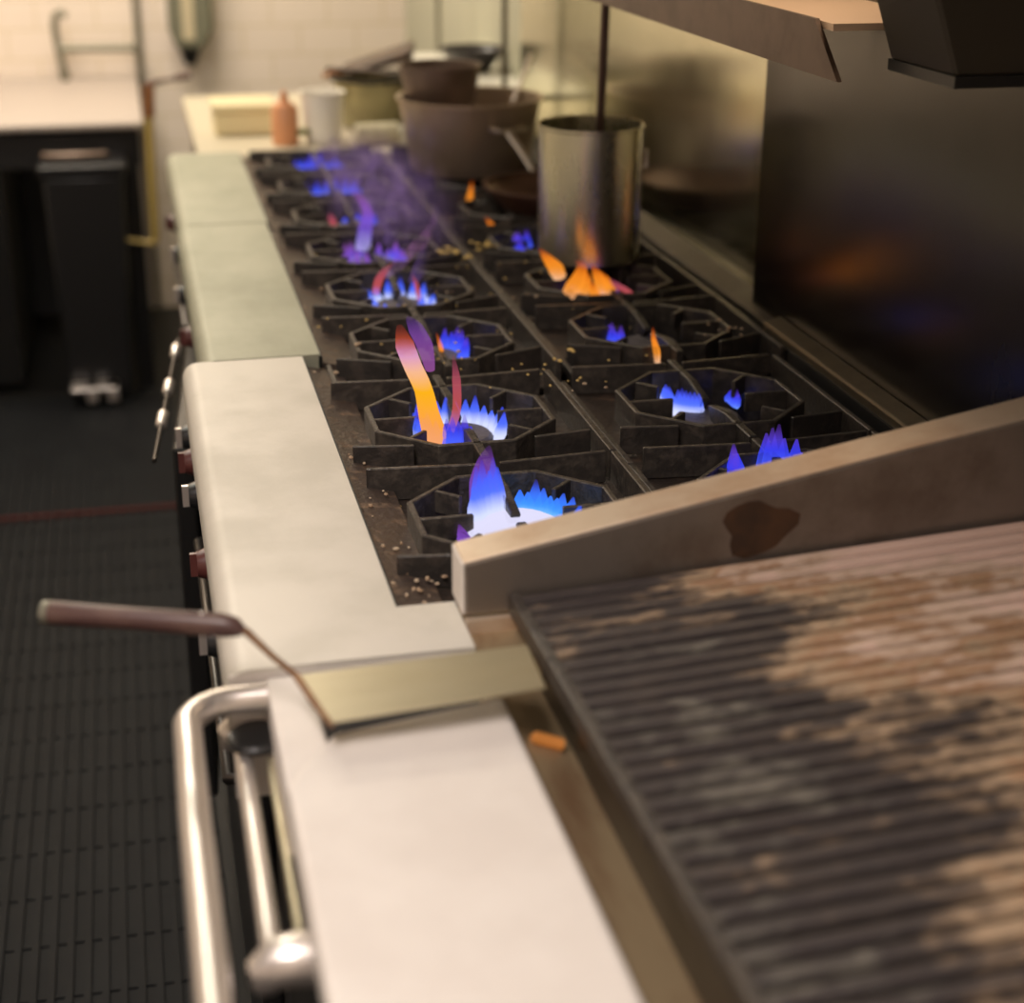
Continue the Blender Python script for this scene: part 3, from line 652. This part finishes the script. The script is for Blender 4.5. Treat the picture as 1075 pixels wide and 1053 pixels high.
gl = ['section against the steel divider, crusted tan', 'second from the divider, where the spatula touches it', 'third from the divider, beside the orange pilot glow', 'fourth from the divider',
      'fifth from the divider', 'sixth from the divider, at the lower right corner', 'seventh from the divider, mostly below the frame', 'eighth from the divider, mostly below the frame']
for k in range(8):
    s = s0 if k == 0 else copy_tree(s0)
    s.location.y = gy0 - sec * k; s.location.x = .40 + .0035 * k
    s['label'] = 'blackened ridged grill grate, ' + gl[k]
bpy.context.view_layer.update()

# spatula lying across the gap
r = thing('spatula', (-.03, -.2, .95), 'long-bladed steel spatula with dark handle lying across the charbroiler ledge', 'spatula')
b = MB().hexa([(-.111, -.170, .9565), (-.094, -.251, .9545), (.087, -.240, .9585), (.089, -.163, .9595)][::1],
              [(-.111, -.170, .9582), (-.094, -.251, .9562), (.087, -.240, .9602), (.089, -.163, .9612)])
b.build('blade', 'spat', r)
MB().tube([(-.092, -.254, .9545), (-.103, -.212, .957), (-.112, -.174, .960)], [.0022, .0035, .0035], 8).build('blade_edge', 'rustedge', r, smooth=True)
MB().tube([(-.112, -.174, .960), (-.130, -.166, .976), (-.150, -.158, .9975), (-.160, -.153, .999)], [.0028, .0028, .0035, .004], 8).build('tang', 'rustedge', r, smooth=True)
h = MB().tube([(-.152, -.157, .997), (-.158, -.154, 1.0), (-.170, -.149, 1.001), (-.24, -.120, 1.0005), (-.308, -.093, 1.0), (-.314, -.0905, 1.0)], [.004, .0085, .0105, .0095, .0105, .008], 14).build('handle', 'wood', r, smooth=True)
MB().tube([(-.309, -.0926, 1.0), (-.3155, -.09, 1.0)], [.0110, .0100], 14).build('end_cap', 'greypipe', h, smooth=True)
MB().sphere((-.185, -.1435, 1.0108), .0022).build('rivet', 'chrome', h, smooth=True)

# ------------------------------------------------------------------ pots and pans
def pot_profile(rb, rt, h, t=.004, rim=.004):
    return [(0, 0), (rb - .008, 0), (rb, .008), (rt, h - .004), (rt + rim, h - .002), (rt + rim, h + .002), (rt - t, h + .001), (rt - t, h - .006), (rb - t, .012), (rb - .012, .006), (0, .006)]
r = thing('stock_pot', (.538, 1.27, .936), 'tall grey cylindrical stock pot standing over orange flames by the wall', 'pot')
MB().lathe(pot_profile(.087, .088, .232, .0025, .002), (.543, 1.275, .936), 56).build('body', 'alu_pot', r, smooth=True)
MB().tube([(.538 + .085, 1.28, 1.09), (.538 + .106, 1.28, 1.093), (.538 + .106, 1.28, 1.12), (.538 + .085, 1.28, 1.123)], .004, 8).build('handle', 'steel', r, smooth=True)
p = thing('paddle', (.565, 1.28, .945), 'long dark brown paddle standing upright in the stock pot', 'utensil')
MB().tube([(.562, 1.30, 1.0), (.572, 1.31, 1.30), (.582, 1.32, 1.62)], .0075, 10).build('shaft', 'valve', p, smooth=True)
MB().prism([(.535, .946), (.585, .946), (.588, 1.02), (.567, 1.05), (.555, 1.05), (.535, 1.02)], 'y', 1.296, 1.304).build('blade', 'valve', p)

r = thing('rondeau', (.515, 2.14, .936), 'wide brownish aluminium pot with loop handles behind the frying pan', 'pot')
MB().lathe(pot_profile(.13, .155, .157, .004, .006), (.512, 2.14, .936), 56).build('body', 'alu', r, smooth=True)
for a in (-1.25, -1.25 + PI):
    d = Vector((math.cos(a), math.sin(a), 0)); n = Vector((-d.y, d.x, 0)); c = Vector((.515, 2.14, 1.045)) + d * .142
    MB().tube([c - n * .035, c - n * .032 + d * .035, c + n * .032 + d * .035, c + n * .035], .0055, 8).build('handle', 'steel', r, smooth=True)
r = thing('saute_pan', (.45, 2.10, 1.09), 'dark brown pan stacked in the wide aluminium pot', 'pan')
MB().lathe(pot_profile(.075, .088, .085, .004, .004), (.452, 2.17, 1.073), 40).build('body', 'pan_brown', r, smooth=True)
MB().tube([(.367, 2.20, 1.135), (.30, 2.24, 1.140), (.22, 2.29, 1.140)], [.006, .007, .008], 8, .6).build('handle', 'pan_dark', r, smooth=True)
r = thing('frying_pan', (.585, 1.70, .936), 'shallow dark brown frying pan on a back grate, left of the stock pot', 'pan')
MB().lathe(pot_profile(.105, .135, .045, .004, .003), (.590, 1.715, .936), 48).build('body', 'pan_inside', r, smooth=True)
MB().tube([(.50, 1.79, .972), (.46, 1.83, .995), (.44, 1.85, 1.015), (.44, 1.85, 1.02)][:2] if False else [(.59, 1.85, .975), (.575, 1.90, 1.01), (.555, 1.945, 1.045)], [.006, .008, .009], 8, .6).build('handle', 'chrome', r, smooth=True)
r = thing('ladle', (.60, 2.2, .95), 'slim steel ladle leaning out of the wide aluminium pot towards the stock pot', 'ladle')
MB().tube([(.622, 2.19, 1.072), (.668, 2.29, 1.115), (.655, 2.31, 1.19), (.668, 2.32, 1.35)][:2] + [(.700, 2.36, 1.15)], .0045, 8).build('shaft', 'chrome', r, smooth=True)
MB().lathe([(0, -.030), (.022, -.024), (.032, 0), (.030, 0), (.020, -.021), (0, -.026)], (.590, 2.16, 1.03), 20).build('bowl', 'steel', r, smooth=True)
MB().tube([(.612, 2.17, 1.031), (.622, 2.19, 1.072)], .0045, 8).build('neck', 'chrome', r, smooth=True)

# ------------------------------------------------------------------ cream table past the ranges
r = thing('prep_table', (.38, 3.0, 0), 'cream prep table past the far end of the ranges, under the tiled wall', 'table')
MB().box(-.06, .74, 2.52, 3.52, .885, .915).build('table_top', 'table', r, .004, seg=2)
for xx in (-.02, .70):
    for yy in (2.57, 3.47): MB().box(xx - .02, xx + .02, yy - .02, yy + .02, 0, .885).build('leg', 'steel', r)
MB().box(-.04, .72, 2.55, 3.5, .25, .27).build('undershelf', 'steel', r)
r = thing('food_box', (.07, 2.86, .915), 'pale yellow plastic box on the cream table, left of the orange bottle', 'box')
MB().box(-.005, .145, 2.80, 2.96, .915, .975).build('body', 'yellow', r, .008, seg=3)
MB().box(-.011, .151, 2.794, 2.966, .973, .992).build('lid', 'yellow', r, .005, seg=2)
r = thing('bottle', (.157, 2.68, .915), 'orange squeeze bottle on the cream table, right of the yellow box', 'bottle')
MB().lathe([(0, 0), (.031, 0), (.033, .01), (.033, .085), (.024, .098), (0, .1)], (.157, 2.66, .915), 24).build('body', 'orange', r, smooth=True)
MB().lathe([(0, .098), (.014, .098), (.010, .115), (.004, .13), (0, .13)], (.157, 2.66, .915), 16).build('cap', 'orange', r, smooth=True)
MB().box(.176, .215, 2.64, 2.68, .938, .950).build('clip', 'green', r)
r = MB().lathe(pot_profile(.045, .054, .12, .003, .003), (.252, 2.68, .915), 32).build('cup', 'cup', smooth=True)
tag(r, 'white cup on the cream table, between orange bottle and rolled cloth', 'cup')
r = MB().tube([(.318, 2.60, .942), (.322, 2.60, .942), (.425, 2.61, .941), (.430, 2.61, .941)], [.018, .027, .027, .018], 20).build('cloth_roll', 'roll', smooth=True)
tag(r, 'rolled cream cloth lying on the cream table, right of the white cup', 'cloth')
r = MB().lathe(pot_profile(.022, .028, .04, .002, .002), (.452, 2.60, .915), 20).build('ramekin', 'plate', smooth=True)
tag(r, 'small white ramekin at the right end of the rolled cloth', 'ramekin')
r = thing('casserole_pan', (.40, 2.88, .915), 'olive metal pan with black rim, on the cream table behind the rolled cloth', 'pan')
MB().lathe(pot_profile(.085, .105, .125, .004, .006), (.410, 2.88, .915), 44).build('body', 'pan_green', r, smooth=True)
MB().lathe([(.103, .122), (.114, .122), (.114, .132), (.103, .132)], (.410, 2.88, .915), 44, True).build('rim', 'enamel', r, smooth=True)
r = thing('skillet', (.42, 2.9, 1.05), 'dark brown skillet resting tilted on the olive pan', 'pan')
MB().hexa([(.335, 2.84, 1.048), (.50, 2.80, 1.090), (.53, 2.94, 1.098), (.345, 2.98, 1.052)], [(.335, 2.84, 1.060), (.50, 2.80, 1.118), (.53, 2.94, 1.126), (.345, 2.98, 1.064)]).build('pan_body', 'pan_dark', r, .006, seg=2)
MB().tube([(.335, 2.9, 1.055), (.28, 2.9, 1.045)], [.008, .007], 8).build('handle', 'rustpipe', r, smooth=True)

# wall shelf beyond the steel sheet
r = thing('wall_rack', (.70, 3.0, .95), 'pale wall rack with two slim uprights beyond the wide aluminium pot', 'rack')
MB().box(.60, .78, 2.54, 3.42, 1.018, 1.034).build('shelf_board', 'plate', r, .004, seg=2)
for yy in (2.54, 3.41): MB().tube([(.68, yy, .916), (.68, yy, 1.7)], .007, 10).build('upright', 'greypipe', r, smooth=True)
r = MB().lathe(pot_profile(.05, .085, .06, .004, .004), (.695, 3.0, 1.034), 32).build('bowl', 'bowl_dark', smooth=True)
tag(r, 'dark bowl standing on the pale wall rack', 'bowl')

# ------------------------------------------------------------------ back left corner
r = thing('sink_counter', (-.75, 3.95, 0), 'white counter at the back left, above the black step bin', 'counter')
MB().box(-1.5, -.175, 3.58, 4.59, .815, .838).build('counter_top', 'white', r, .008, seg=3)
MB().box(-1.48, -.19, 3.64, 3.66, .70, .795).build('apron', 'blackplastic', r)
for xx in (-1.42, -.225):
    for yy in (3.66, 4.5): MB().box(xx - .025, xx + .025, yy - .025, yy + .025, 0, .795).build('leg', 'enamel', r)
MB().box(-1.48, -.195, 4.40, 4.42, .05, .795).build('back_panel', 'enamel', r)
MB().box(-1.48, -.6, 3.67, 4.40, .03, .79).build('cabinet_body', 'enamel', r)
r = thing('step_bin', (-.355, 3.6, 0), 'black step bin with a bright pedal under the white counter', 'bin')
MB().hexa([(-.455, 3.50, .03), (-.265, 3.50, .03), (-.265, 3.80, .03), (-.455, 3.80, .03)], [(-.475, 3.48, .70), (-.245, 3.48, .70), (-.245, 3.82, .70), (-.475, 3.82, .70)]).build('body', 'blackplastic', r, .012, seg=3)
MB().box(-.485, -.235, 3.47, 3.83, .70, .735).build('lid', 'blackplastic', r, .010, seg=3)
MB().box(-.45, -.27, 3.51, 3.79, .0, .032).build('base', 'enamel', r)
pd = MB()
pd.box(-.405, -.372, 3.425, 3.52, .030, .075); pd.box(-.345, -.312, 3.425, 3.52, .030, .075); pd.box(-.45, -.312, 3.43, 3.50, .062, .075)
pd.build('pedal', 'chrome', r, .004, seg=2)
MB().tube([(-.46, 3.462, .765), (-.45, 3.45, .765), (-.30, 3.45, .765), (-.29, 3.462, .765)], .012, 10).build('lid_highlight', 'lip', r, smooth=True)  # brown rod imitates the highlight streak along the bin lid

# gas line
r = thing('gas_hose', (-.155, 3.56, .49), 'yellow gas hose with rusty top hanging down beside the white counter', 'hose')
MB().tube([(-.158, 3.52, .86), (-.163, 3.52, .70), (-.166, 3.52, .50), (-.172, 3.52, .488), (-.20, 3.52, .492), (-.27, 3.52, .505)], [.012, .013, .013, .011, .006, .005], 10).build('hose', 'gas', r, smooth=True)
MB().tube([(-.152, 3.52, .95), (-.156, 3.52, .86)], .015, 12).build('rusty_pipe', 'rustpipe', r, smooth=True)
MB().tube([(-.160, 3.52, .950), (-.13, 3.52, .958), (-.10, 3.52, .962), (-.03, 3.52, .972)], [.009, .008, .006, .006], 10).build('elbow', 'valve', r, smooth=True)
MB().tube([(-.075, 3.52, .968), (-.030, 3.52, .974)], [.011, .011], 10).build('valve', 'valve', r, smooth=True)
# faucet on the tiled wall
r = thing('wall_faucet', (-.40, 4.55, .82), 'grey hooked pipe faucet on the tiled wall above the white counter', 'faucet')
MB().tube([(-.395, 4.52, 1.050), (-.412, 4.52, 1.065), (-.43, 4.52, 1.055), (-.437, 4.52, 1.02), (-.432, 4.52, .95), (-.420, 4.52, .87)], .013, 12).build('spout', 'greypipe', r, smooth=True)
MB().tube([(-.421, 4.52, .875), (-.416, 4.52, .822)], [.018, .016], 12).build('nozzle', 'greypipe', r, smooth=True)
MB().tube([(-.434, 4.52, .945), (-.178, 4.52, .942)], .014, 12).build('arm', 'greypipe', r, smooth=True)
MB().tube([(-.178, 4.52, .942), (-.168, 4.60, .942)], .016, 12).build('wall_flange', 'greypipe', r, smooth=True)
r = thing('soap_dispenser', (.015, 4.5, .88), 'grey-green dispenser with dark nozzle on the tiled wall above the gas valve', 'dispenser')
MB().prism([(-.058, 1.32), (-.058, 1.0), (-.034, .935), (.055, .935), (.092, 1.0), (.092, 1.32)], 'y', 4.50, 4.598).build('body', 'dispenser', r, .012, seg=3)
MB().box(-.012, .030, 4.496, 4.502, .965, 1.30).build('window', 'dispwin', r, .002, seg=1)
MB().lathe([(0, -.07), (.018, -.068), (.03, -.04), (.040, 0), (0, 0)], (.010, 4.55, .946), 20).build('nozzle', 'enamel', r, smooth=True)

# ------------------------------------------------------------------ things high on the wall
r = thing('overhead_shelf', (.64, 1.3, 1.36), 'dark-edged steel shelf high on the wall, running from the top right corner', 'shelf')
MB().box(.562, .748, .36, 2.60, 1.413, 1.421).build('shelf_board', 'shelftop', r)
MB().hexa([(.556, .325, 1.362), (.562, .325, 1.362), (.562, 2.60, 1.362), (.556, 2.60, 1.362)], [(.556, .40, 1.423), (.562, .40, 1.423), (.562, 2.60, 1.423), (.556, 2.60, 1.423)]).build('front_lip', 'lip', r)
for yy in (.98, 2.4): MB().prism([(.565, 1.413), (.745, 1.413), (.745, 1.30)], 'y', yy, yy + .006).build('bracket', 'darksteel', r)
M['hoodbox'] = mat('sooty_olive_steel', (.050, .043, .030), .6, .3)
r = thing('hood_box', (.66, .2, 1.38), 'dark steel box on the wall in the top right corner, past the shelf end', 'hood')
MB().prism([(.606, 1.388), (.73, 1.388), (.73, 1.715), (.51, 1.715), (.535, 1.56), (.575, 1.47)], 'y', .15, .30).build('shell', 'hoodbox', r, .004, seg=1)
MB().prism([(.603, 1.378), (.722, 1.378), (.722, 1.39), (.603, 1.39)], 'y', .145, .30).build('bottom_edge', 'enamel', r)
# unseen hood over the line, lowered and lengthened to shade the wall side
r = thing('shading_hood', (.35, .9, 1.95), 'big unseen steel hood over the gas ranges, shaped to shade the wall side', 'hood')
MB().hexa([(.02, -.52, 1.72), (.78, -.52, 1.72), (.78, 2.7, 1.72), (.02, 2.7, 1.72)], [(.25, -.4, 2.75), (.78, -.4, 2.75), (.78, 2.6, 2.75), (.25, 2.6, 2.75)]).build('shading_canopy', 'steel', r)

# ------------------------------------------------------------------ light
def area(name, loc, size, energy, color, rot=(0, 0, 0)):
    d = bpy.data.lights.new(name, 'AREA'); d.shape = 'RECTANGLE'; d.size, d.size_y = size; d.energy = energy; d.color = color
    o = bpy.data.objects.new(name, d); C.objects.link(o); o.location = loc; o.rotation_euler = rot; return o
area('aisle_light', (-.65, -1.15, 2.78), (.7, 1.2), 52, (1, .885, .83))
area('middle_light', (-.85, 1.9, 2.78), (.6, 1.2), 18, (1, .96, .82))
area('far_light', (-.55, 3.6, 2.78), (1.2, .6), 60, (1, .87, .70))
area('shelf_fill_light', (.64, .62, 1.71), (.08, .3), 1.1, (1, .72, .48))  # added lamp, out of view, brightens the overhead shelf top
w = bpy.data.worlds.new('World'); bpy.context.scene.world = w; w.use_nodes = True
w.node_tree.nodes['Background'].inputs[0].default_value = (.5, .45, .4, 1); w.node_tree.nodes['Background'].inputs[1].default_value = .02

# ------------------------------------------------------------------ camera
yaw, pitch, roll = .228577, .386672, .005322
cd = bpy.data.cameras.new('camera'); cam = bpy.data.objects.new('camera', cd); C.objects.link(cam)
f = Vector((math.sin(yaw) * math.cos(pitch), math.cos(yaw) * math.cos(pitch), -math.sin(pitch)))
rt = Vector((math.cos(yaw), -math.sin(yaw), 0)); up = rt.cross(f)
r2 = rt * math.cos(roll) + up * math.sin(roll); u2 = -rt * math.sin(roll) + up * math.cos(roll)
from mathutils import Matrix
m = Matrix((r2, u2, -f)).transposed().to_4x4(); m.translation = Vector((-.209245, -1.386533, 1.608161))
cam.matrix_world = m
cd.sensor_width = 36; cd.sensor_fit = 'HORIZONTAL'; cd.lens = 36 * 1703.576 / 1075
cd.clip_start = .05
cd.dof.use_dof = True; cd.dof.focus_distance = 1.92; cd.dof.aperture_fstop = cd.lens / 1000 / .022
sc = bpy.context.scene; sc.camera = cam
sc.view_settings.view_transform = 'Standard'; sc.view_settings.look = 'None'; sc.view_settings.gamma = 1; sc.view_settings.use_curve_mapping = False
sc.view_settings.exposure = 0.
sc.cycles.max_bounces = 8; sc.cycles.transparent_max_bounces = 32
